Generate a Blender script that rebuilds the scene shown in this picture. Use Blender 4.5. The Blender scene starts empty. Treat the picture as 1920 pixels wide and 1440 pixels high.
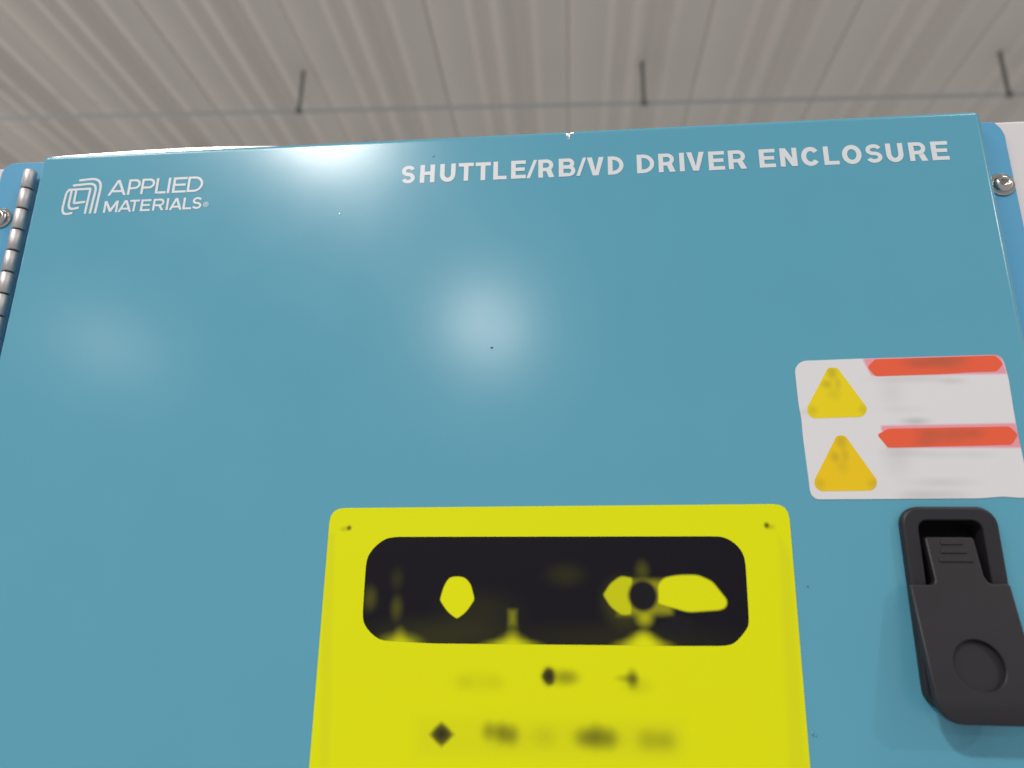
import bpy, math, random
from mathutils import Vector, Matrix
from mathutils.geometry import tessellate_polygon
random.seed(7)
scene = bpy.context.scene
C = scene.collection

# ------------------------------------------------------------------ camera
Z0 = 1.55                       # the phone is held at 1.55 m; measured points are relative to it
F_PX, PITCH, ROLL, YAW, DIST = 1320.0, 0.2798, -0.01245, 0.0993, 0.3584
def rot():
    return Matrix.Rotation(YAW, 3, 'Z') @ Matrix.Rotation(PITCH, 3, 'X') @ Matrix.Rotation(ROLL, 3, 'Y')
RM = rot()
cam_d = bpy.data.cameras.new('camera'); cam = bpy.data.objects.new('camera', cam_d); C.objects.link(cam)
right, fwd, up = RM.col[0], RM.col[1], RM.col[2]
m = Matrix.Identity(4)
for i in range(3):
    m[i][0], m[i][1], m[i][2] = right[i], up[i], -fwd[i]
m.translation = Vector((0, -DIST, Z0))
cam.matrix_world = m
cam_d.sensor_width = 36.0; cam_d.lens = F_PX / 1920 * 36; cam_d.clip_start = 0.02; cam_d.clip_end = 200
cam_d.dof.use_dof = True; cam_d.dof.focus_distance = 0.40; cam_d.dof.aperture_fstop = 5.6
scene.camera = cam

# ------------------------------------------------------------------ world and lamps
w = bpy.data.worlds.new('World'); scene.world = w; w.use_nodes = True
w.node_tree.nodes['Background'].inputs[0].default_value = (0.97, 0.98, 1.0, 1)
w.node_tree.nodes['Background'].inputs[1].default_value = 0.43
def lamp(name, loc, size, power, col=(1, 0.985, 0.96), shape='RECTANGLE'):
    d = bpy.data.lights.new(name, 'AREA'); d.shape = shape
    d.size, d.size_y = size; d.energy = power; d.color = col
    o = bpy.data.objects.new(name, d); C.objects.link(o); o.location = (loc[0], loc[1], Z0 + loc[2])
    return o
WARM = (1.0, 0.95, 0.90)
lamp('ceiling_lamp', (-1.84, -3.68, 3.33), (0.45, 0.36), 205, WARM)
lamp('ceiling_lamp', (-2.60, -2.0, 3.33), (0.9, 3.0), 75, WARM)
lamp('ceiling_lamp', (-1.23, -8.33, 3.33), (0.30, 0.42), 112, (1.0, 0.92, 0.85))
lamp('ceiling_lamp', (-6.85, -8.83, 3.33), (0.5, 0.5), 52, WARM)
lamp('ceiling_lamp', (2.30, -1.6, 3.33), (0.6, 1.6), 32, WARM)
lamp('ceiling_lamp', (5.5, -4.24, 3.33), (0.3, 0.3), 150, WARM)
rake_d = bpy.data.lights.new('added_raking_light', 'POINT'); rake_d.energy = 430; rake_d.shadow_soft_size = 0.25; rake_d.color = (1.0, 0.97, 0.92)  # added unseen light, only there to rake the ceiling ribs from the left
po = bpy.data.objects.new('added_raking_light', rake_d); C.objects.link(po); po.location = (-8.4, 1.6, Z0 + 2.55)
vs = scene.view_settings
vs.view_transform = 'Standard'; vs.look = 'None'; vs.exposure = 0.0; vs.gamma = 1.0; vs.use_curve_mapping = False

# ------------------------------------------------------------------ helpers
def ray(q):
    return RM @ Vector(((q[0] - 960) / F_PX, 1.0, -(q[1] - 720) / F_PX))
def pz(q, y=0.0):
    """photo pixel -> (x, z) on the vertical plane at depth y of the door"""
    v = ray(q); k = (y + DIST) / v.y
    return (v.x * k, v.z * k)
def lin(c):
    return tuple(((v / 255) / 12.92 if v / 255 <= 0.04045 else ((v / 255 + 0.055) / 1.055) ** 2.4) for v in c) + (1.0,)

def mesh_obj(name, verts, faces, mat, parent=None, smooth=None, loc=None):
    me = bpy.data.meshes.new(name); me.from_pydata([tuple(v) for v in verts], [], faces)
    me.materials.append(mat)
    if smooth:
        for p in me.polygons: p.use_smooth = smooth is True or smooth(p)
    me.update()
    o = bpy.data.objects.new(name, me); C.objects.link(o)
    o.location = loc if loc is not None else (0, 0, Z0)
    if parent: attach(o, parent)
    return o
def wloc(o):
    l = o.location.copy(); p = o.parent
    while p: l += p.location; p = p.parent
    return l
def attach(o, parent):
    o.location = o.location - wloc(parent); o.parent = parent
def tag(o, label=None, cat=None, group=None, kind=None):
    if label: o['label'] = label
    if cat: o['category'] = cat
    if group: o['group'] = group
    if kind: o['kind'] = kind
    return o
def area2(p):
    return sum(p[i][0] * p[(i + 1) % len(p)][1] - p[(i + 1) % len(p)][0] * p[i][1] for i in range(len(p)))
def ccw(p):
    p = [tuple(v) for v in p]
    return p if area2(p) > 0 else p[::-1]
def inset(p, d):
    n = len(p); out = []
    for i in range(n):
        a, b, c = Vector(p[i - 1]), Vector(p[i]), Vector(p[(i + 1) % n])
        e1 = (b - a).normalized(); e2 = (c - b).normalized()
        n1 = Vector((-e1.y, e1.x)); n2 = Vector((-e2.y, e2.x)); s = n1 + n2
        k = s.length_squared
        out.append(tuple(b + (s * (2 * d / k) if k > 0.2 else n1 * d)))
    return out
def rrect(x0, x1, z0, z1, r, n=6):
    p = []
    for cx, cz, a0 in ((x1 - r, z1 - r, 0), (x0 + r, z1 - r, 90), (x0 + r, z0 + r, 180), (x1 - r, z0 + r, 270)):
        for i in range(n + 1):
            a = math.radians(a0 + 90 * i / n); p.append((cx + r * math.cos(a), cz + r * math.sin(a)))
    return p
def rounded(p, r, n=4):
    """round the corners of a polygon"""
    p = ccw(p); out = []
    for i in range(len(p)):
        a, b, c = Vector(p[i - 1]), Vector(p[i]), Vector(p[(i + 1) % len(p)])
        d1 = min(r, (a - b).length * 0.45); d2 = min(r, (c - b).length * 0.45)
        s, e = b + (a - b).normalized() * d1, b + (c - b).normalized() * d2
        for k in range(n + 1):
            t = k / n; out.append(tuple(s * (1 - t) ** 2 + b * 2 * t * (1 - t) + e * t * t))
    return out
def plate(outline, yf, yb, bev=0.0005, seg=4, holes=(), hole_depth=None, yfun=None, close_back=False):
    """sheet in the x-z plane facing -y with rounded front edge; holes get walls"""
    V, Fc, smooth_n = [], [], 0
    outline = ccw(outline)
    Y = yfun or (lambda x, z: 0.0)
    loops = [(inset(outline, bev * (1 - math.sin(math.pi / 2 * k / seg))), yf + bev * (1 - math.cos(math.pi / 2 * k / seg))) for k in range(seg + 1)]
    loops.append((outline, yb))
    n = len(outline)
    for lp, y in loops:
        V += [(x, y + Y(x, z), z) for x, z in lp]
    for k in range(len(loops) - 1):
        for i in range(n):
            j = (i + 1) % n
            Fc.append((k * n + i, k * n + j, (k + 1) * n + j, (k + 1) * n + i)[::-1])
    nb = len(Fc)
    polys = [loops[0][0]]; idx = list(range(n))
    for h in holes:
        h = ccw(h)[::-1]; s = len(V)
        hb = 0.0004
        hi = inset(h, -hb)
        V += [(x, yf + Y(x, z), z) for x, z in inset(h, hb) ]
        polys.append(inset(h, hb)); idx += list(range(s, s + len(h)))
        s2 = len(V); V += [(x, yf + hb + Y(x, z), z) for x, z in h]
        s3 = len(V); V += [(x, hole_depth if hole_depth is not None else yb, z) for x, z in h]
        for i in range(len(h)):
            j = (i + 1) % len(h)
            Fc.append((s + i, s2 + i, s2 + j, s + j)[::-1] if False else (s + i, s + j, s2 + j, s2 + i)[::-1])
            Fc.append((s2 + i, s2 + j, s3 + j, s3 + i)[::-1])
    tris = tessellate_polygon([[Vector((x, z, 0)) for x, z in p] for p in polys])
    flat = [q for p in polys for q in p]
    for t in tris:
        a, b, c = [flat[i] for i in t]
        s = (b[0] - a[0]) * (c[1] - a[1]) - (b[1] - a[1]) * (c[0] - a[0])
        t = t if s > 0 else t[::-1]
        Fc.append(tuple(idx[i] for i in t))
    if close_back:
        k = (len(loops) - 1) * n
        for t in tessellate_polygon([[Vector((x, z, 0)) for x, z in outline]]):
            a, b, c = [outline[i] for i in t]
            s = (b[0] - a[0]) * (c[1] - a[1]) - (b[1] - a[1]) * (c[0] - a[0])
            t = t if s < 0 else t[::-1]
            Fc.append(tuple(k + i for i in t))
    return V, Fc, n * seg
def plate_obj(name, outline, yf, yb, mat, parent=None, **kw):
    V, Fc, ns = plate(outline, yf, yb, **kw)
    o = mesh_obj(name, V, Fc, mat, parent)
    for i, p in enumerate(o.data.polygons): p.use_smooth = i < ns
    return o
def lathe(profile, seg=40):
    """profile of (r, h): r around the -y axis, h towards the viewer"""
    V, Fc = [], []
    for r, h in profile:
        for i in range(seg):
            a = 2 * math.pi * i / seg; V.append((r * math.cos(a), -h, r * math.sin(a)))
    for k in range(len(profile) - 1):
        for i in range(seg):
            j = (i + 1) % seg
            Fc.append((k * seg + i, k * seg + j, (k + 1) * seg + j, (k + 1) * seg + i))
    return V, Fc

# ------------------------------------------------------------------ materials
def mat(name, col, rough=0.4, metal=0.0, spec=0.5):
    mt = bpy.data.materials.new(name); mt.use_nodes = True
    b = mt.node_tree.nodes['Principled BSDF']
    b.inputs['Base Color'].default_value = col if len(col) == 4 else (*col, 1)
    b.inputs['Roughness'].default_value = rough; b.inputs['Metallic'].default_value = metal
    b.inputs['Specular IOR Level'].default_value = spec
    return mt
def N(mt, typ, **kw):
    n = mt.node_tree.nodes.new(typ)
    for k, v in kw.items():
        if k.startswith('i_'):
            n.inputs[int(k[2:])].default_value = v
        else: setattr(n, k, v)
    return n
def L(mt, a, b): mt.node_tree.links.new(a, b)
def P(mt): return mt.node_tree.nodes['Principled BSDF']
def vary(mt, scale, amount, rough_amt=0.0, bump=0.0, bump_scale=900, detail=4):
    """break up the colour, gloss and surface a little"""
    tc = N(mt, 'ShaderNodeTexCoord')
    nz = N(mt, 'ShaderNodeTexNoise'); nz.inputs['Scale'].default_value = scale; nz.inputs['Detail'].default_value = detail
    L(mt, tc.outputs['Object'], nz.inputs['Vector'])
    b = P(mt); base = tuple(b.inputs['Base Color'].default_value)
    mx = N(mt, 'ShaderNodeMix', data_type='RGBA')
    mx.inputs['A'].default_value = tuple(c * (1 - amount) for c in base[:3]) + (1,)
    mx.inputs['B'].default_value = tuple(min(1, c * (1 + amount)) for c in base[:3]) + (1,)
    L(mt, nz.outputs['Fac'], mx.inputs['Factor'])
    if not b.inputs['Base Color'].is_linked: L(mt, mx.outputs['Result'], b.inputs['Base Color'])
    if rough_amt:
        r = b.inputs['Roughness'].default_value
        mr = N(mt, 'ShaderNodeMapRange'); mr.inputs['To Min'].default_value = r - rough_amt; mr.inputs['To Max'].default_value = r + rough_amt
        L(mt, nz.outputs['Fac'], mr.inputs['Value']); L(mt, mr.outputs['Result'], b.inputs['Roughness'])
    if bump:
        n2 = N(mt, 'ShaderNodeTexNoise'); n2.inputs['Scale'].default_value = bump_scale; n2.inputs['Detail'].default_value = 3
        L(mt, tc.outputs['Object'], n2.inputs['Vector'])
        bp = N(mt, 'ShaderNodeBump'); bp.inputs['Strength'].default_value = bump; bp.inputs['Distance'].default_value = 0.001
        L(mt, n2.outputs['Fac'], bp.inputs['Height']); L(mt, bp.outputs['Normal'], b.inputs['Normal'])
    return mt
class Print:
    """soft-edged flat print laid over a sheet's own colour"""
    def __init__(s, mt):
        s.m = mt; s.tc = N(mt, 'ShaderNodeTexCoord').outputs['Object']
        b = P(mt); rgb = N(mt, 'ShaderNodeRGB'); rgb.outputs[0].default_value = tuple(b.inputs['Base Color'].default_value)
        s.col = rgb.outputs[0]
    def lay(s, mask, col, k):
        mx = N(s.m, 'ShaderNodeMix', data_type='RGBA'); mx.inputs['B'].default_value = lin(col) if max(col) > 1 else (*col, 1)
        mu = N(s.m, 'ShaderNodeMath', operation='MULTIPLY'); mu.inputs[1].default_value = k; L(s.m, mask, mu.inputs[0])
        L(s.m, mu.outputs[0], mx.inputs['Factor']); L(s.m, s.col, mx.inputs['A']); s.col = mx.outputs['Result']
        L(s.m, s.col, P(s.m).inputs['Base Color'])
    def smooth(s, val, lo, hi):
        mr = N(s.m, 'ShaderNodeMapRange', interpolation_type='SMOOTHSTEP')
        mr.inputs['From Min'].default_value = lo; mr.inputs['From Max'].default_value = hi
        mr.inputs['To Min'].default_value = 1; mr.inputs['To Max'].default_value = 0
        L(s.m, val, mr.inputs['Value']); return mr.outputs['Result']
    def spot(s, q, rx, ry, col, k, soft=1.0, sc=0.000268):
        x, z = pz(q)
        a = N(s.m, 'ShaderNodeVectorMath', operation='SUBTRACT'); a.inputs[1].default_value = (x, 0, z); L(s.m, s.tc, a.inputs[0])
        d = N(s.m, 'ShaderNodeVectorMath', operation='MULTIPLY'); d.inputs[1].default_value = (1 / (rx * sc), 0, 1 / (ry * sc)); L(s.m, a.outputs[0], d.inputs[0])
        l = N(s.m, 'ShaderNodeVectorMath', operation='LENGTH'); L(s.m, d.outputs[0], l.inputs[0])
        s.lay(s.smooth(l.outputs['Value'], 1 - soft, 1.0), col, k)
    def poly(s, pts, col, k, soft=3.0, sc=0.000268):
        p = ccw([pz(q) for q in pts]); cur = None
        for i in range(len(p)):
            a, b = Vector(p[i]), Vector(p[(i + 1) % len(p)]); e = (b - a).normalized(); nx, nz = e.y, -e.x
            dt = N(s.m, 'ShaderNodeVectorMath', operation='DOT_PRODUCT'); dt.inputs[1].default_value = (nx, 0, nz); L(s.m, s.tc, dt.inputs[0])
            sb = N(s.m, 'ShaderNodeMath', operation='SUBTRACT'); L(s.m, dt.outputs['Value'], sb.inputs[0]); sb.inputs[1].default_value = nx * a.x + nz * a.y
            if cur is None: cur = sb.outputs[0]
            else:
                mx = N(s.m, 'ShaderNodeMath', operation='SMOOTH_MAX'); mx.inputs[2].default_value = 6 * sc
                L(s.m, cur, mx.inputs[0]); L(s.m, sb.outputs[0], mx.inputs[1]); cur = mx.outputs[0]
        s.lay(s.smooth(cur, -soft * sc, soft * sc), col, k)

M = {}
M['door'] = vary(mat('teal_powder_paint', (0.100, 0.345, 0.475), 0.205), 30, 0.02, 0.02, 0.028, 1100)
M['flange'] = vary(mat('blue_flange_paint', (0.076, 0.325, 0.550), 0.38), 12, 0.04, 0.03, 0.03, 1500)
M['white'] = vary(mat('white_cabinet_paint', (0.645, 0.63, 0.645), 0.45), 6, 0.03, 0.05, 0.03, 1200)
M['letter'] = mat('white_vinyl', (0.67, 0.70, 0.73), 0.4)
M['steel'] = vary(mat('stainless_steel', (0.60, 0.57, 0.54), 0.20, 1.0), 300, 0.1, 0.06)
M['hinge'] = vary(mat('brushed_steel', (0.56, 0.54, 0.55), 0.56, 1.0), 220, 0.2, 0.08, 0.05, 800)
M['plastic'] = vary(mat('black_nylon', (0.019, 0.018, 0.022), 0.45, spec=0.35), 60, 0.12, 0.05, 0.06, 2600)
M['dark'] = mat('pocket_shade_black', (0.004, 0.004, 0.006), 0.7, spec=0.2)  # near-black colour stands in for the shade deep in the latch pocket
M['bare'] = vary(mat('bare_metal_chip', (0.8, 0.8, 0.8), 0.22, 1.0), 900, 0.15, 0.06, 0.05, 900)
M['speck'] = mat('dark_speck', (0.03, 0.05, 0.05), 0.5)
M['ceiling'] = vary(mat('ceiling_sheet', (0.67, 0.60, 0.53), 0.6), 0.5, 0.08, 0.05)
M['rail'] = vary(mat('galvanised_rail', (0.44, 0.45, 0.44), 0.5), 3, 0.1, 0.05)
M['rod'] = mat('dark_rod', (0.16, 0.16, 0.15), 0.6)

# ------------------------------------------------------------------ ceiling
CH = 3.4
ceil = mesh_obj('ceiling', [(-9, -12, CH + 0.12), (9, -12, CH + 0.12), (9, 11, CH + 0.12), (-9, 11, CH + 0.12)], [(3, 2, 1, 0)], M['ceiling'])
tag(ceil, 'beige grey profiled metal ceiling above the enclosure', 'ceiling', kind='structure')
prof = [(0.001, 0.010), (0.006, 0.002), (0.020, 0.0), (0.170, 0.0), (0.205, 0.014), (0.235, 0.014), (0.270, -0.006), (0.300, -0.006), (0.330, 0.022), (0.372, 0.022), (0.425, -0.016),
        (0.475, -0.016), (0.515, 0.040), (0.590, 0.040), (0.655, -0.008), (0.700, -0.008), (0.730, 0.0), (0.855, 0.0), (0.869, 0.002), (0.874, 0.010)]
pv, pf = [], []
y0, y1 = -11.8, 10.8
for x, h in prof: pv += [(x, y0, h), (x, y1, h)]
for i in range(len(prof) - 1): pf.append((2 * i, 2 * i + 1, 2 * i + 3, 2 * i + 2))
pm = bpy.data.meshes.new('ceiling_panel'); pm.from_pydata(pv, [], pf); pm.materials.append(M['ceiling'])
for p_ in pm.polygons: p_.use_smooth = True
PITCHX = 0.8752
for i in range(-10, 10):
    o = bpy.data.objects.new('ceiling_panel', pm); C.objects.link(o); o.parent = ceil
    o.location = (0.018 + i * PITCHX, 0, CH + random.uniform(-0.003, 0.003)); o.rotation_euler = (0, 0, 0.0160)

# suspended rails with their hanger rods
def tube(a, b, r, seg=12):
    a, b = Vector(a), Vector(b); d = (b - a).normalized()
    u = d.orthogonal().normalized(); v = d.cross(u); V, Fc = [], []
    for p in (a, b):
        for i in range(seg):
            t = 2 * math.pi * i / seg; V.append(p + u * (r * math.cos(t)) + v * (r * math.sin(t)))
    for i in range(seg):
        j = (i + 1) % seg; Fc.append((i, j, seg + j, seg + i))
    Fc.append(tuple(range(seg))[::-1]); Fc.append(tuple(range(seg, 2 * seg)))
    return V, Fc
def rail(xs, yfun, zr, label, xa, xb):
    o = mesh_obj('suspended_rail', *tube((xa, yfun(xa), zr), (xb, yfun(xb), zr), 0.012), M['rail'])
    tag(o, label, 'rail', 'rails hung under the ceiling')
    for x in xs:
        mesh_obj('hanger_rod', *tube((x, yfun(x), zr + 0.015), (x, yfun(x), CH + 0.01), 0.0125), M['rod'], o)
        mesh_obj('rail_clamp', *tube((x - 0.018, yfun(x - 0.018), zr), (x + 0.018, yfun(x + 0.018), zr), 0.019), M['rod'], o)
rail((-4.19, -1.866, 0.453, 2.781, 5.1), lambda x: 3.645 + x * 0.045, 3.08, 'thin grey rail hung on dark rods, crossing above the enclosure', -7, 7)
rail((-3.03, -1.67), lambda x: 4.42 + x * 0.01, 3.12, 'thin grey rail hung behind the enclosure, only its rod tops showing', -7, 7)

# ------------------------------------------------------------------ white cabinet
cab = plate_obj('white_cabinet', rounded([(-0.52, 0.2600), (0.42, 0.2594), (0.42, -Z0 + 0.02), (-0.52, -Z0 + 0.02)], 0.004), 0.0125, 0.60, M['white'], bev=0.002, close_back=True)
tag(cab, 'white painted equipment cabinet behind the blue enclosure', 'cabinet')

# ------------------------------------------------------------------ driver enclosure
root = bpy.data.objects.new('driver_enclosure', None); C.objects.link(root); root.location = (-0.056, 0.0125, Z0 - 0.34)
tag(root, 'teal blue enclosure with hinged door, yellow label and black latch', 'enclosure')

fl = [(-0.3720, 0.2618), (0.2412, 0.2576), (0.2418, -0.34), (-0.3722, -0.34)]
fp = [(-0.3722, -0.34), (0.2418, -0.34), (0.2416, 0.2490), (0.2404, 0.2530), (0.2375, 0.2572), (0.2350, 0.25765)]
fp += [(-0.3722 + 0.008 - 0.008 * math.sin(a), 0.2616 - 0.008 + 0.008 * math.cos(a)) for a in [math.pi / 2 * i / 6 for i in range(7)]]
flange = plate_obj('mounting_flange', fp, 0.0100, 0.0122, M['flange'], root, bev=0.0006, seg=3)
tag(flange, 'blue mounting plate behind the door edge')

# door: a shallow sheet-metal pan, front at y = 0
latch_hole = rrect(0.1580, 0.1868, -0.030, 0.0325, 0.0045)
door_out = rrect(-0.3367, 0.2252, -0.33, 0.2590, 0.0038, 6)
door = plate_obj('door', door_out, 0.0, 0.0085, M['door'], root, bev=0.0036, seg=10, holes=[inset(ccw(latch_hole), -0.0012)])
tag(door, 'teal painted door panel with white lettering')

# bare-metal lip added along the top edge, tilted to mirror a ceiling lamp
lipx = [(-0.3345, 0.0002), (-0.325, 0.0008), (-0.305, 0.0014), (-0.28, 0.0021), (-0.25, 0.0025), (-0.225, 0.0023), (-0.205, 0.0016), (-0.19, 0.0008), (-0.175, -0.0006)]
lv, lf = [], []
for k, (x, h) in enumerate(lipx):
    zt = 0.2600 + h * 1.0; wob = 0.00003 * math.sin(k * 2.3)
    lv += [(x, 0.0036, 0.2578), (x, 0.0036 + (zt - 0.2578) * 0.20 + wob, zt), (x, 0.0044 + (zt - 0.2578) * 0.20 + wob, zt + 0.0001), (x, 0.0050, 0.2578)]
for k in range(len(lipx) - 1):
    for i in range(3):
        a = 4 * k + i; lf.append((a, a + 4, a + 5, a + 1))
mesh_obj('glint_lip', lv, lf, M['bare'], door)

# ------------------------------------------------------------------ lettering (flat vinyl)
class Ink:
    def __init__(s): s.V, s.F, s.k = [], [], 0
    def y(s): s.k += 1; return -0.00008 - 0.00002 * (s.k % 8)
    def poly(s, pts):
        pts = ccw(pts); b = len(s.V); y = s.y(); s.V += [(x, y, z) for x, z in pts]
        for t in tessellate_polygon([[Vector((x, z, 0)) for x, z in pts]]):
            a, bb, c = [pts[i] for i in t]
            k = (bb[0] - a[0]) * (c[1] - a[1]) - (bb[1] - a[1]) * (c[0] - a[0])
            s.F.append(tuple(b + i for i in (t if k > 0 else t[::-1])))
    def stroke(s, pts, t, closed=False):
        q = [Vector(pts[0])]
        for p in pts[1:]:
            if (Vector(p) - q[-1]).length > 1e-6: q.append(Vector(p))
        n = len(q); Lf, Rt = [], []
        for i in range(n):
            a = q[i - 1] if (i > 0 or closed) else None; c = q[(i + 1) % n] if (i < n - 1 or closed) else None
            e1 = (q[i] - a).normalized() if a is not None else None; e2 = (c - q[i]).normalized() if c is not None else None
            if e1 is None: e1 = e2
            if e2 is None: e2 = e1
            n1 = Vector((-e1.y, e1.x)); n2 = Vector((-e2.y, e2.x)); sm = n1 + n2
            off = sm * (2 / max(sm.length_squared, 0.6)) * (t / 2)
            Lf.append(q[i] + off); Rt.append(q[i] - off)
        b = len(s.V); y = s.y(); s.V += [(v.x, y, v.y) for v in Lf] + [(v.x, y, v.y) for v in Rt]
        for i in range(n if closed else n - 1):
            j = (i + 1) % n; s.F.append((b + n + i, b + n + j, b + j, b + i))
    def build(s, name, mt, parent): return mesh_obj(name, s.V, s.F, mt, parent)
def arc(cx, cy, rx, ry, a0, a1, n=14):
    return [(cx + rx * math.cos(math.radians(a0 + (a1 - a0) * i / n)), cy + ry * math.sin(math.radians(a0 + (a1 - a0) * i / n))) for i in range(n + 1)]
def glyph(ink, ch, x, z, w, h, t, th=None):
    th = th or t; a, b = t / 2, th / 2
    S = lambda pts, tt=t, closed=False: ink.stroke([(x + px, z + pz_) for px, pz_ in pts], tt, closed)
    G = lambda pts: ink.poly([(x + px, z + pz_) for px, pz_ in pts])
    stem = lambda px=a: S([(px, 0), (px, h)])
    def bowl(zb, zt, xr):
        r = (zt - zb) / 2; rx = min(r * 1.05, xr - t)
        S([(a, zt), (xr - rx, zt)] + arc(xr - rx, (zt + zb) / 2, rx, r, 90, -90) + [(a, zb)], th)
    if ch == 'E': stem(); S([(a, h - b), (w, h - b)], th); S([(a, b), (w, b)], th); S([(a, h * .51), (w * .93, h * .51)], th)
    elif ch == 'H': stem(); stem(w - a); S([(a, h * .52), (w - a, h * .52)], th)
    elif ch == 'I': stem(w / 2)
    elif ch == 'L': stem(); S([(a, b), (w, b)], th)
    elif ch == 'T': S([(0, h - b), (w, h - b)], th); stem(w / 2)
    elif ch == 'U': S([(a, h), (a, h * .42)] + arc(w / 2, h * .42, w / 2 - a, h * .42 - b, 180, 360) + [(w - a, h)])
    elif ch == 'D': stem(); bowl(b, h - b, w - a)
    elif ch == 'P': stem(); bowl(h * .42, h - b, w - a)
    elif ch == 'R':
        stem(); bowl(h * .44, h - b, w - a * 1.3); G([(w * .45, h * .46), (w * .45 + t * 1.15, h * .46), (w, 0), (w - t * 1.2, 0)])
    elif ch == 'B': stem(); bowl(h * .52, h - b, w - a * 1.4); bowl(b, h * .52, w - a)
    elif ch == 'C': S(arc(w * .53, h / 2, w * .53 - a, h / 2 - b, 36, 324, 26))
    elif ch == 'O': S(arc(w / 2, h / 2, w / 2 - a, h / 2 - b, 0, 348, 29), t, True)
    elif ch == 'S':
        ry = (h / 2 - b) / 2
        S(arc(w / 2, h / 2 + ry, w / 2 - a, ry, 18, 270, 20) + arc(w / 2, h / 2 - ry, w / 2 - a, ry, 90, -162, 20)[1:], th)
    elif ch == 'V':
        k = t * 1.08; G([(0, h), (k, h), (w / 2, t * 1.1), (w - k, h), (w, h), (w / 2 + k * .55, 0), (w / 2 - k * .55, 0)])
    elif ch == 'A':
        k = t * 1.08; G([(0, 0), (k, 0), (w / 2, h - t * 1.2), (w - k, 0), (w, 0), (w / 2 + k * .55, h), (w / 2 - k * .55, h)]); S([(w * .2, h * .27), (w * .8, h * .27)], th)
    elif ch == 'N': stem(); stem(w - a); G([(0, h), (t * 1.15, h), (w, 0), (w - t * 1.15, 0)])
    elif ch == 'M': stem(); stem(w - a); G([(0, h), (t * 1.15, h), (w / 2, h * .34), (w - t * 1.15, h), (w, h), (w / 2 + t * .5, h * .06), (w / 2 - t * .5, h * .06)])
    elif ch == '/': G([(0, 0), (t * .75, 0), (w, h), (w - t * .75, h)])

def word(name, spec, zb, h, t, th):
    ink = Ink()
    for ch, xa, xb in spec: glyph(ink, ch, xa, zb, xb - xa, h, t, th)
    return ink.build(name, M['letter'], door)
def bx(px_, py=325):                                     # baseline x of a title letter
    return pz((px_, py))[0]
def title(chars, bounds):
    out = []
    for ch, (a, b) in zip(chars, bounds):
        yb = 345 - (a - 765) * 0.0443
        s = ((a + b) / 2 - 1103) / 4150
        if s > 0: a += 14 * s
        else: b += 14 * s
        out.append((ch, bx(a, yb), bx(b, yb)))
    return out
c2 = lambda *v: [(700 + a / 3.2, 700 + b / 3.2) for a, b in v]
word('title_lettering', title('SHUTTLE/RB/VD', c2((166, 252), (278, 369), (398, 494), (510, 603), (611, 705), (719, 801), (826, 916), (918, 984), (990, 1087), (1113, 1215), (1218, 1280), (1283, 1385), (1408, 1505))), 0.2275, 0.0119, 0.0027, 0.0023)
word('title_lettering', title('DRIVER', [(1194.5, 1228), (1235, 1267), (1275, 1283.5), (1288, 1322), (1329, 1360), (1366, 1401)]), 0.2276, 0.0121, 0.0027, 0.0023)
word('title_lettering', title('ENCLOSURE', [(1424, 1455.5), (1463, 1496.5), (1503, 1537.5), (1545, 1575), (1579.5, 1618), (1623.5, 1657), (1662, 1696.5), (1705, 1741), (1747, 1781.5)]), 0.2278, 0.0118, 0.0027, 0.0023)

# maker's logo: emblem of nested rounded strokes, two lines of lettering
lg = lambda x, y: (90 + x / 5.818, 310 + y / 5.818)
def lpz(x, y): return pz(lg(x, y))
emb = Ink()
def estroke(pts, radii=(), t=0.00150):
    p = [Vector(lpz(*q)) for q in pts]; out = [p[0]]
    for i in range(1, len(p) - 1):                       # round each bend by its own radius
        a, b, c = p[i - 1], p[i], p[i + 1]; d = radii[i - 1] * 0.000055
        if d <= 0: out.append(b); continue
        d1, d2 = min(d, (a - b).length * 0.97), min(d, (c - b).length * 0.6)
        s, e = b + (a - b).normalized() * d1, b + (c - b).normalized() * d2
        out += [s * (1 - k / 10) ** 2 + b * 2 * (k / 10) * (1 - k / 10) + e * (k / 10) ** 2 for k in range(11)]
    out.append(p[-1]); emb.stroke([tuple(v) for v in out], t)
estroke([(342, 166), (600, 136), (512, 525)], (150,))
estroke([(274, 222), (540, 194), (457, 527)], (105,))
estroke([(222, 270), (466, 256), (402, 530)], (14,))
estroke([(262, 268), (212, 272), (140, 545), (268, 522)], (60, 120))
estroke([(262, 275), (214, 492), (338, 462)], (95,))
estroke([(312, 272), (284, 416), (408, 400)], (10,))
emb.build('maker_emblem', M['letter'], door)
def thin(chars, bounds, basel, h, t):
    spec = []
    for ch, (a, b) in zip(chars, bounds):
        yb = basel(a); spec.append((ch, lpz(a, yb)[0], lpz(b, yb)[0]))
    zb = sum(lpz(a, basel(a))[1] for a, b in bounds) / len(bounds)
    return word('maker_lettering', spec, zb, h, t, t * 0.95)
thin('APPLIED', [(648, 845), (860, 992), (1005, 1150), (1165, 1280), (1293, 1322), (1350, 1500), (1512, 1682)], lambda x: 336 - (x - 650) * 0.05, 0.0107, 0.00155)
thin('MATERIALS', [(598, 750), (758, 905), (880, 985), (1000, 1108), (1135, 1260), (1282, 1308), (1318, 1455), (1465, 1560), (1568, 1668)], lambda x: 522 - (x - 600) * 0.048, 0.0080, 0.00135)
rg = Ink(); cx, cz = lpz(1722, 426)
rg.stroke(arc(cx, cz, 0.00145, 0.00145, 0, 340, 17), 0.0004, True)
glyph(rg, 'R', cx - 0.0005, cz - 0.0007, 0.0011, 0.0014, 0.00034)
rg.build('registered_mark', M['letter'], door)

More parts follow.
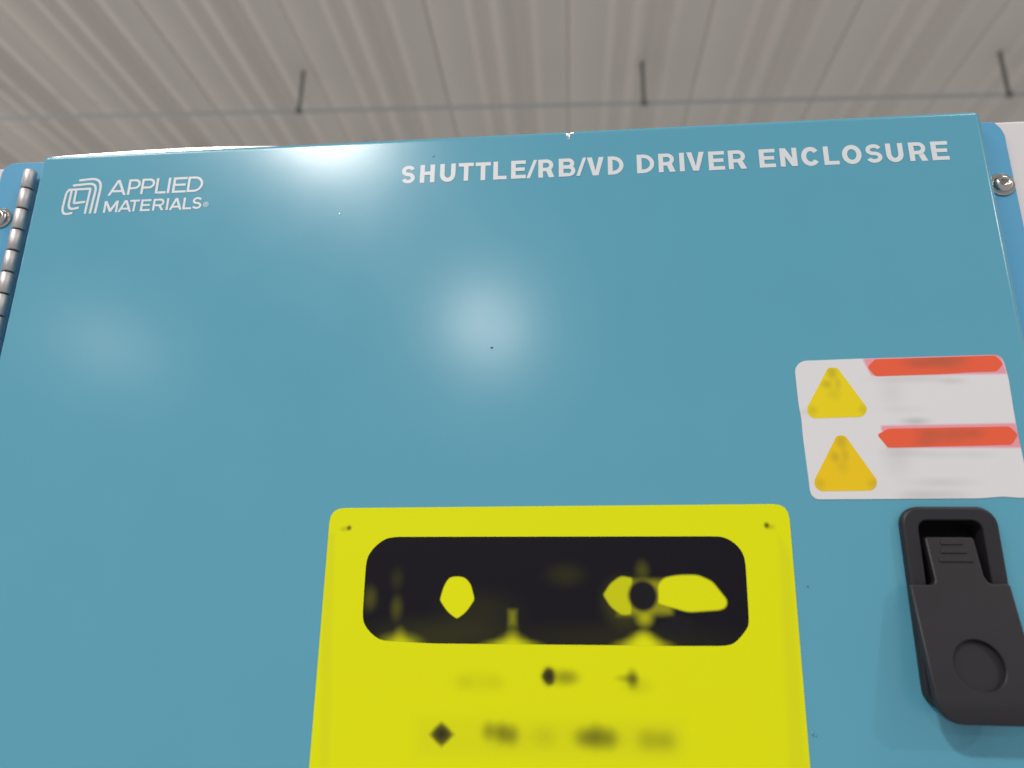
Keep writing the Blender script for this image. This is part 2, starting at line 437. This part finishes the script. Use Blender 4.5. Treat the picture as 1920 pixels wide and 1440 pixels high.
# chips, specks and a paint blister on the door
def chip(q, r, mt, seed, name='paint_chip', h=0.0003):
    rnd = random.Random(seed); x, z = pz(q); n = 9; V = [(x, -h, z)]; Fc = []
    for i in range(n):
        a = 2 * math.pi * i / n; k = r * rnd.uniform(0.45, 1.15); V.append((x + k * math.cos(a), -0.00005, z + k * math.sin(a)))
    for i in range(n): Fc.append((0, 1 + i, 1 + (i + 1) % n))
    mesh_obj(name, V, Fc, mt, door)
chip((1066, 252), 0.0019, M['bare'], 1, h=0.0005); chip((1073, 250), 0.0011, M['bare'], 11, h=0.0004); chip((1066, 260), 0.0009, M['bare'], 12)
chip((922, 652), 0.0008, M['speck'], 2, 'speck'); chip((638, 401), 0.0008, M['bare'], 3, 'speck')
chip((1524, 1374), 0.0014, M['door'], 4, 'paint_blister', 0.0008); chip((1529, 1379), 0.0008, M['door'], 5, 'paint_blister', 0.0006)
chip((813, 293), 0.0009, M['door'], 6, 'paint_blister', 0.0005); chip((1515, 1100), 0.0006, M['speck'], 7, 'speck')
chip((1067, 325), 0.0008, M['speck'], 8, 'speck'); chip((1062, 329), 0.0006, M['flange'], 9, 'speck')

# ------------------------------------------------------------------ hinge
HX, HY, HR, HP = -0.3462, 0.0045, 0.0037, 0.01432
hz = 0.2512
hinge = plate_obj('hinge', [(HX + 0.0105, -0.325), (HX + 0.024, -0.325), (HX + 0.024, hz - 0.001), (HX + 0.0105, hz - 0.001)], 0.0086, 0.0097, M['hinge'], root, bev=0.0002, seg=2)
tag(hinge, 'steel piano hinge with a row of knuckles')
def knuckle_mesh(top):
    seg = 22; hh = HP - 0.0011; V, Fc = [], []
    rings = [(HR * 0.9, 0), (HR, 0.0003), (HR, hh - 0.0003), (HR * 0.9, hh)] if not top else [(HR * 0.9, 0), (HR, 0.0003), (HR, hh - 0.0012), (HR * 0.86, hh - 0.0003), (HR * 0.6, hh)]
    for r, z in rings:
        for i in range(seg):
            a = 2 * math.pi * i / seg; V.append((r * math.cos(a), r * math.sin(a), z))
    for k in range(len(rings) - 1):
        for i in range(seg):
            j = (i + 1) % seg; Fc.append((k * seg + i, k * seg + j, (k + 1) * seg + j, (k + 1) * seg + i))
    Fc.append(tuple(range(seg))[::-1]); Fc.append(tuple(range((len(rings) - 1) * seg, len(rings) * seg)))
    me = bpy.data.meshes.new('knuckle'); me.from_pydata(V, [], Fc); me.materials.append(M['hinge'])
    for p in me.polygons: p.use_smooth = len(p.vertices) == 4
    return me
km, kt = knuckle_mesh(False), knuckle_mesh(True)
for i in range(28):
    o = bpy.data.objects.new('knuckle', kt if i == 0 else km); C.objects.link(o)
    o.location = (HX + (0.00012 if i % 2 else 0), HY, Z0 + hz - (i + 1) * HP + 0.0011)
    o.rotation_euler = (0, 0, random.uniform(0, 6)); attach(o, hinge)
pin = mesh_obj('hinge_pin', *tube((HX, HY, hz - 28 * HP), (HX, HY, hz - 0.002), HR * 0.62), M['speck'], hinge)

# ------------------------------------------------------------------ screws on the flange
def screw(x, z, turn, label):
    prof = [(0.0, 0.0014), (0.00205, 0.0014), (0.0021, 0.0034), (0.0026, 0.0037), (0.0036, 0.0033), (0.0045, 0.0024), (0.0050, 0.0013), (0.0050, 0.0008)]
    V, Fc = lathe([(r, h) for r, h in prof], 36)
    # square the socket into a hexagon
    for i in range(36):
        a = 2 * math.pi * i / 36; k = math.cos(math.radians(30)) / math.cos((a % (math.pi / 3)) - math.pi / 6)
        for row in (1, 2): x_, y_, z_ = V[row * 36 + i]; V[row * 36 + i] = (x_ * k * 1.1, y_, z_ * k * 1.1)
    ca, sa = math.cos(turn), math.sin(turn)
    V = [(vx * ca - vz * sa, vy, vx * sa + vz * ca) for vx, vy, vz in V]
    o = mesh_obj('screw', V, Fc, M['steel'], root, smooth=lambda p: p.index >= 3 * 36, loc=(x, 0.0098, Z0 + z))
    tag(o, label)
    W, WF = lathe([(0.0040, 0.0012), (0.0064, 0.0012), (0.0068, 0.0009), (0.0068, 0.0)], 44)
    mesh_obj('washer', W, WF, M['steel'], o, loc=(x, 0.0100, Z0 + z))
screw(0.2342, 0.2168, 0.3, 'button head screw with washer on the latch side')
screw(-0.3640, 0.2210, 0.8, 'button head screw with washer beside the hinge')

# ------------------------------------------------------------------ yellow label
M['yellow'] = mat('yellow_label_film', lin((220, 224, 8)), 0.55, spec=0.15)
pr = Print(M['yellow']); ink = (52, 46, 22)
pr.poly([(1000, 1345), (1280, 1350), (1275, 1425), (1000, 1420), (780, 1415), (780, 1345)], (178, 176, 40), 0.16, 16)
pr.poly([(1458, 1000), (1482, 1040), (1512, 1440), (1480, 1440)], (196, 190, 40), 0.25, 8)
pr.poly([(606, 1000), (628, 1000), (618, 1440), (600, 1440)], (196, 190, 40), 0.22, 6)
for q, rx, ry, k in [((655, 990), 7, 7, .8), ((646, 992), 12, 7, .25), ((1437, 985), 7, 8, .8), ((1444, 988), 12, 8, .25),
        ((895, 1278), 60, 26, .10), ((870, 1280), 22, 20, .07), ((930, 1280), 24, 20, .07), ((1028, 1268), 17, 21, .95), ((1032, 1267), 14, 18, .5),
        ((1052, 1270), 34, 20, .40), ((1070, 1270), 26, 18, .28), ((1186, 1273), 15, 22, .65), ((1175, 1272), 26, 10, .35), ((1195, 1285), 36, 22, .15),
        ((828, 1376), 19, 20, .85), ((828, 1376), 26, 14, .30), ((918, 1370), 20, 22, .42), ((940, 1373), 18, 24, .48), ((958, 1377), 20, 24, .45), ((945, 1382), 50, 26, .18),
        ((1020, 1382), 34, 26, .14), ((1098, 1383), 26, 22, .42), ((1118, 1380), 20, 28, .42), ((1140, 1384), 24, 24, .42), ((1118, 1384), 58, 28, .30), ((1216, 1387), 28, 24, .22), ((1248, 1388), 24, 22, .22), ((1232, 1388), 60, 32, .14)]:
    pr.spot(q, rx * 1.12, ry * 1.12, ink, min(1, k * 1.15))
pr.poly([(828, 1354), (851, 1377), (828, 1400), (806, 1377)], ink, .8, 5)
pr.poly([(1015, 1268), (1026, 1252), (1036, 1256), (1038, 1281), (1028, 1285)], ink, .75, 4)
yl = rounded([pz((620, 953)), pz((1478, 945)), pz((1529, 1560)), pz((570, 1560))], 0.0075)
yellow = plate_obj('yellow_label', yl, -0.00035, -0.00005, M['yellow'], root, bev=0.0001, seg=2)
tag(yellow, 'bright yellow warning label with a black panel and smudged print')
M['black_print'] = mat('black_print', lin((22, 20, 27)), 0.5, spec=0.12)
pb = Print(M['black_print']); Yc = (222, 226, 14); ol = (92, 92, 24)
for q, rx, ry, k in [((820, 1195), 190, 50, .22), ((900, 1150), 110, 60, .14), ((1060, 1078), 55, 32, .18), ((1150, 1200), 300, 45, .12),
        ((694, 1122), 22, 34, .60), ((745, 1085), 20, 30, .2), ((744, 1140), 18, 34, .60)]:
    pb.spot(q, rx, ry, ol, k)
for q, rx, ry, k in [((750, 1214), 62, 34, .55), ((750, 1216), 40, 26, .7), ((750, 1195), 18, 26, .25), ((961, 1213), 72, 20, .75), ((961, 1210), 40, 28, .5), ((961, 1206), 20, 40, .35), ((1207, 1216), 70, 24, .85), ((1207, 1212), 42, 32, .9), ((1207, 1200), 24, 24, .6)]:
    pb.spot(q, rx, ry, Yc, k)
pb.poly([(954, 1144), (968, 1144), (968, 1172), (954, 1172)], (150, 154, 30), .6, 7)
pb.spot((1204, 1070), 20, 28, ol, .6); pb.spot((1208, 1156), 24, 26, Yc, .6); pb.spot((1170, 1130), 56, 62, ol, .5)
pb.poly([(1160, 1088), (1260, 1088), (1260, 1152), (1160, 1152)], (150, 150, 26), .9, 9)
pb.poly([(858, 1080), (843, 1083), (833, 1097), (825, 1125), (840, 1148), (857, 1160), (874, 1148), (890, 1124), (883, 1095), (872, 1083)], Yc, 1, 1.6)
pb.poly([(1131, 1115), (1145, 1093), (1165, 1080), (1185, 1084), (1183, 1152), (1166, 1153), (1145, 1138)], (196, 200, 20), 1, 3)
pb.poly([(1234, 1096), (1244, 1084), (1268, 1078), (1308, 1078), (1335, 1090), (1363, 1125), (1362, 1137), (1330, 1160), (1290, 1148), (1234, 1152)], (218, 222, 16), 1, 3)
pb.spot((1272, 1170), 34, 20, (30, 27, 34), .9, .5)
pb.spot((1205, 1117), 31, 32, (28, 26, 30), 1, .35)
c6 = lambda x, y: pz((560 + x / 2.77, 920 + y / 2.77)); c7 = lambda x, y: pz((1040 + x / 2.769, 920 + y / 2.769))
panel = [c6(500, 240), c6(450, 250), c6(400, 287), c6(362, 335), c6(350, 385), c6(333, 650), c6(340, 692), c6(372, 737), c6(425, 778), c6(690, 793), c6(980, 796),
         c7(320, 802), c7(610, 806), c7(890, 806), c7(940, 790), c7(1003, 712), c7(1008, 675), c7(990, 370), c7(973, 315), c7(930, 268), c7(880, 242), c7(840, 237)]
bp_ = plate_obj('black_panel', rounded(panel, 0.004, 3), -0.00042, -0.0003, M['black_print'], yellow, bev=0.00003, seg=1)

# ------------------------------------------------------------------ white warning label
c4 = lambda x, y: (1470 + x / 4.267, 640 + y / 4.267)
M['sheet'] = mat('white_label_film', lin((217, 216, 219)), 0.5, spec=0.3)
ps = Print(M['sheet']); pink = (226, 140, 156); gr = (150, 148, 152); pkw = dict(sc=0.00026)
ps.poly([c4(625, 138), c4(1725, 98), c4(1785, 262), c4(695, 276)], pink, .9, 3)
ps.poly([c4(770, 676), c4(1850, 655), c4(1905, 852), c4(820, 855)], pink, .9, 3)
for q, rx, ry, k in [(c4(1050, 640), 40, 12, .45), (c4(1020, 300), 110, 14, .22), (c4(860, 410), 38, 50, .13), (c4(1340, 320), 40, 10, .25), (c4(950, 545), 60, 12, .10), (c4(900, 930), 40, 60, .18),
        (c4(960, 890), 60, 14, .20), (c4(1200, 905), 60, 12, .16), (c4(1520, 905), 60, 12, .14), (c4(1260, 1130), 90, 14, .22), (c4(1090, 1230), 60, 18, .28), (c4(1330, 1225), 50, 14, .18), (c4(200, 565), 40, 10, .15)]:
    ps.spot(q, rx, ry, gr, k)
sheet_px = [c4(88, 245), c4(92, 215), c4(115, 180), c4(155, 157), c4(600, 140), c4(1690, 108), c4(1735, 125), c4(1760, 170), c4(1795, 300), c4(1840, 580), c4(1870, 745), c4(1897, 870), (1931, 922), (1929, 932), (1915, 934),
            c4(1750, 1243), c4(1560, 1258), c4(900, 1262), c4(260, 1266), c4(225, 1240), c4(208, 1205), c4(195, 1100), c4(150, 760), c4(138, 620), c4(115, 500)]
sheet = plate_obj('warning_label', rounded([pz(q) for q in sheet_px], 0.0016, 3), -0.00030, -0.00005, M['sheet'], root, bev=0.0001, seg=2)
tag(sheet, 'white label with two yellow triangles and two red bands')
def patch(name, pts, mt, r=0.0012):
    plate_obj(name, rounded([pz(q) for q in pts], r, 3), -0.00038, -0.00026, mt, sheet, bev=0.00003, seg=1)
def band_mat(name, smear):
    mt = mat(name, lin((228, 92, 60)), 0.5, spec=0.3); p = Print(mt)
    for q, rx, ry, k in smear: p.spot(q, rx, ry, (150, 86, 62), k * 0.75)
    return mt
patch('red_band', [c4(665, 208), c4(725, 145), c4(1690, 115), c4(1752, 182), c4(1700, 242), c4(1500, 247), c4(1300, 262), c4(730, 282)],
      band_mat('red_band_upper', [(c4(1180, 165), 70, 20, .6), (c4(1290, 150), 50, 16, .5), (c4(1050, 180), 40, 18, .4), (c4(1330, 200), 50, 14, .3), (c4(1420, 150), 30, 14, .3)]))
patch('red_band', [c4(742, 748), c4(830, 700), c4(1800, 682), c4(1870, 748), c4(1820, 828), c4(830, 852)],
      band_mat('red_band_lower', [(c4(1140, 740), 34, 18, .5), (c4(1380, 730), 70, 16, .5), (c4(1300, 780), 70, 18, .4), (c4(1530, 740), 26, 16, .35), (c4(1120, 810), 34, 14, .4)]))
def tri_mat(name, col, spots):
    mt = mat(name, lin(col), 0.5, spec=0.3); p = Print(mt)
    for q, rx, ry, k in spots: p.spot(q, rx, ry, (140, 128, 40), k * 0.8)
    return mt
patch('warning_triangle', [c4(350, 212), c4(425, 212), c4(662, 530), c4(655, 575), c4(618, 606), c4(235, 618), c4(190, 590), c4(182, 535)],
      tri_mat('triangle_upper', (228, 206, 14), [(c4(380, 250), 16, 24, .55), (c4(340, 345), 16, 14, .5), (c4(430, 340), 10, 18, .35), (c4(400, 420), 20, 20, .25), (c4(225, 555), 16, 16, .35), (c4(635, 545), 16, 16, .35)]))
patch('warning_triangle', [c4(420, 755), c4(487, 755), c4(742, 1110), c4(738, 1160), c4(700, 1195), c4(290, 1201), c4(246, 1165), c4(240, 1112)],
      tri_mat('triangle_lower', (230, 194, 16), [(c4(455, 800), 16, 24, .5), (c4(405, 925), 14, 16, .5), (c4(485, 910), 12, 20, .35), (c4(465, 1000), 18, 20, .25), (c4(280, 1140), 18, 18, .35), (c4(715, 1140), 18, 18, .35)]))

# ------------------------------------------------------------------ latch
house = plate_obj('latch', rrect(0.1508, 0.1942, -0.0508, 0.0388, 0.0088, 8), -0.0042, -0.0001, M['plastic'], root, bev=0.0016, seg=5,
                  holes=[latch_hole], hole_depth=0.0095)
tag(house, 'black plastic lever latch with round thumb recess')
hv = ccw(latch_hole)
mesh_obj('pocket_floor', [(x, 0.0094, z) for x, z in inset(hv, -0.0003)], [tuple(range(len(hv)))], M['dark'], house)  # floor coloured darker than the plastic for the shade inside
LEAN = 0.205
ly = lambda x, z: -0.0077 + (z - 0.003) * LEAN + (0.0 if z > -0.044 else ((-0.044 - z) / 0.010) ** 2 * 0.0022)
xl, xr = 0.1492, 0.1926; tl, tr = 0.1606, 0.1824
lev = [(xl, 0.0030), (tl - 0.0022, 0.0030), (tl - 0.0006, 0.0036), (tl, 0.0052), (tl, 0.0238), (tl + 0.0009, 0.0247), (tr - 0.0009, 0.0247), (tr, 0.0238), (tr, 0.0070), (tr + 0.0010, 0.0046), (tr + 0.0030, 0.0036), (xr - 0.0012, 0.0040), (xr, 0.0028)]
lev += [(xr - 0.010 + 0.010 * math.cos(a), -0.0440 - 0.010 * math.sin(a)) for a in [math.pi / 2 * i / 8 for i in range(9)]]
lev += [(xl + 0.010 - 0.010 * math.sin(a), -0.0440 - 0.010 * math.cos(a)) for a in [math.pi / 2 * i / 8 for i in range(9)]]
dcx, dcz, dr = 0.1706, -0.0305, 0.0104
circ = [(dcx + dr * math.cos(2 * math.pi * i / 40), dcz + dr * math.sin(2 * math.pi * i / 40)) for i in range(40)]
V, Fc, ns = plate(lev, 0.0, 0.0034, bev=0.0009, seg=4, holes=[circ], yfun=ly)
# dimple floor follows the lever's lean
for k, (x, y, z) in enumerate(V):
    if y > 0.0030 and abs((x - dcx) ** 2 + (z - dcz) ** 2 - dr * dr) < 1e-8: V[k] = (x, 0.0028 + ly(x, z), z)
b = len(V); V += [(x, 0.00275 + ly(x, z), z) for x, z in circ]; Fc.append(tuple(range(b, b + 40)))
lever = mesh_obj('lever', V, Fc, M['plastic'], house)
for i, p in enumerate(lever.data.polygons): p.use_smooth = i < ns
tag(lever, 'lever swung slightly away from the door')
for zz, wd, hh in ((0.0222, 0.0088, 0.0022), (0.0182, 0.0106, 0.0020), (0.0142, 0.0142, 0.0020)):
    xm = (tl + tr) / 2 + 0.0004
    plate_obj('grip_rib', rounded([(xm - wd / 2, zz + hh / 2), (xm + wd / 2, zz + hh / 2), (xm + wd / 2 + 0.0006, zz - hh / 2), (xm - wd / 2 - 0.0006, zz - hh / 2)], 0.0006, 3), -0.0006, 0.0002, M['plastic'], lever, bev=0.0003, seg=3, yfun=ly)
sx, sz = pz((1733, 1034), 0.001)
Vs, Fs = lathe([(0.0, 0.0012), (0.0007, 0.0012), (0.0012, 0.0006), (0.0013, 0.0)], 20)
mesh_obj('latch_screw', Vs, Fs, M['steel'], house, smooth=True, loc=(sx + 0.0005, 0.0070, Z0 + sz))
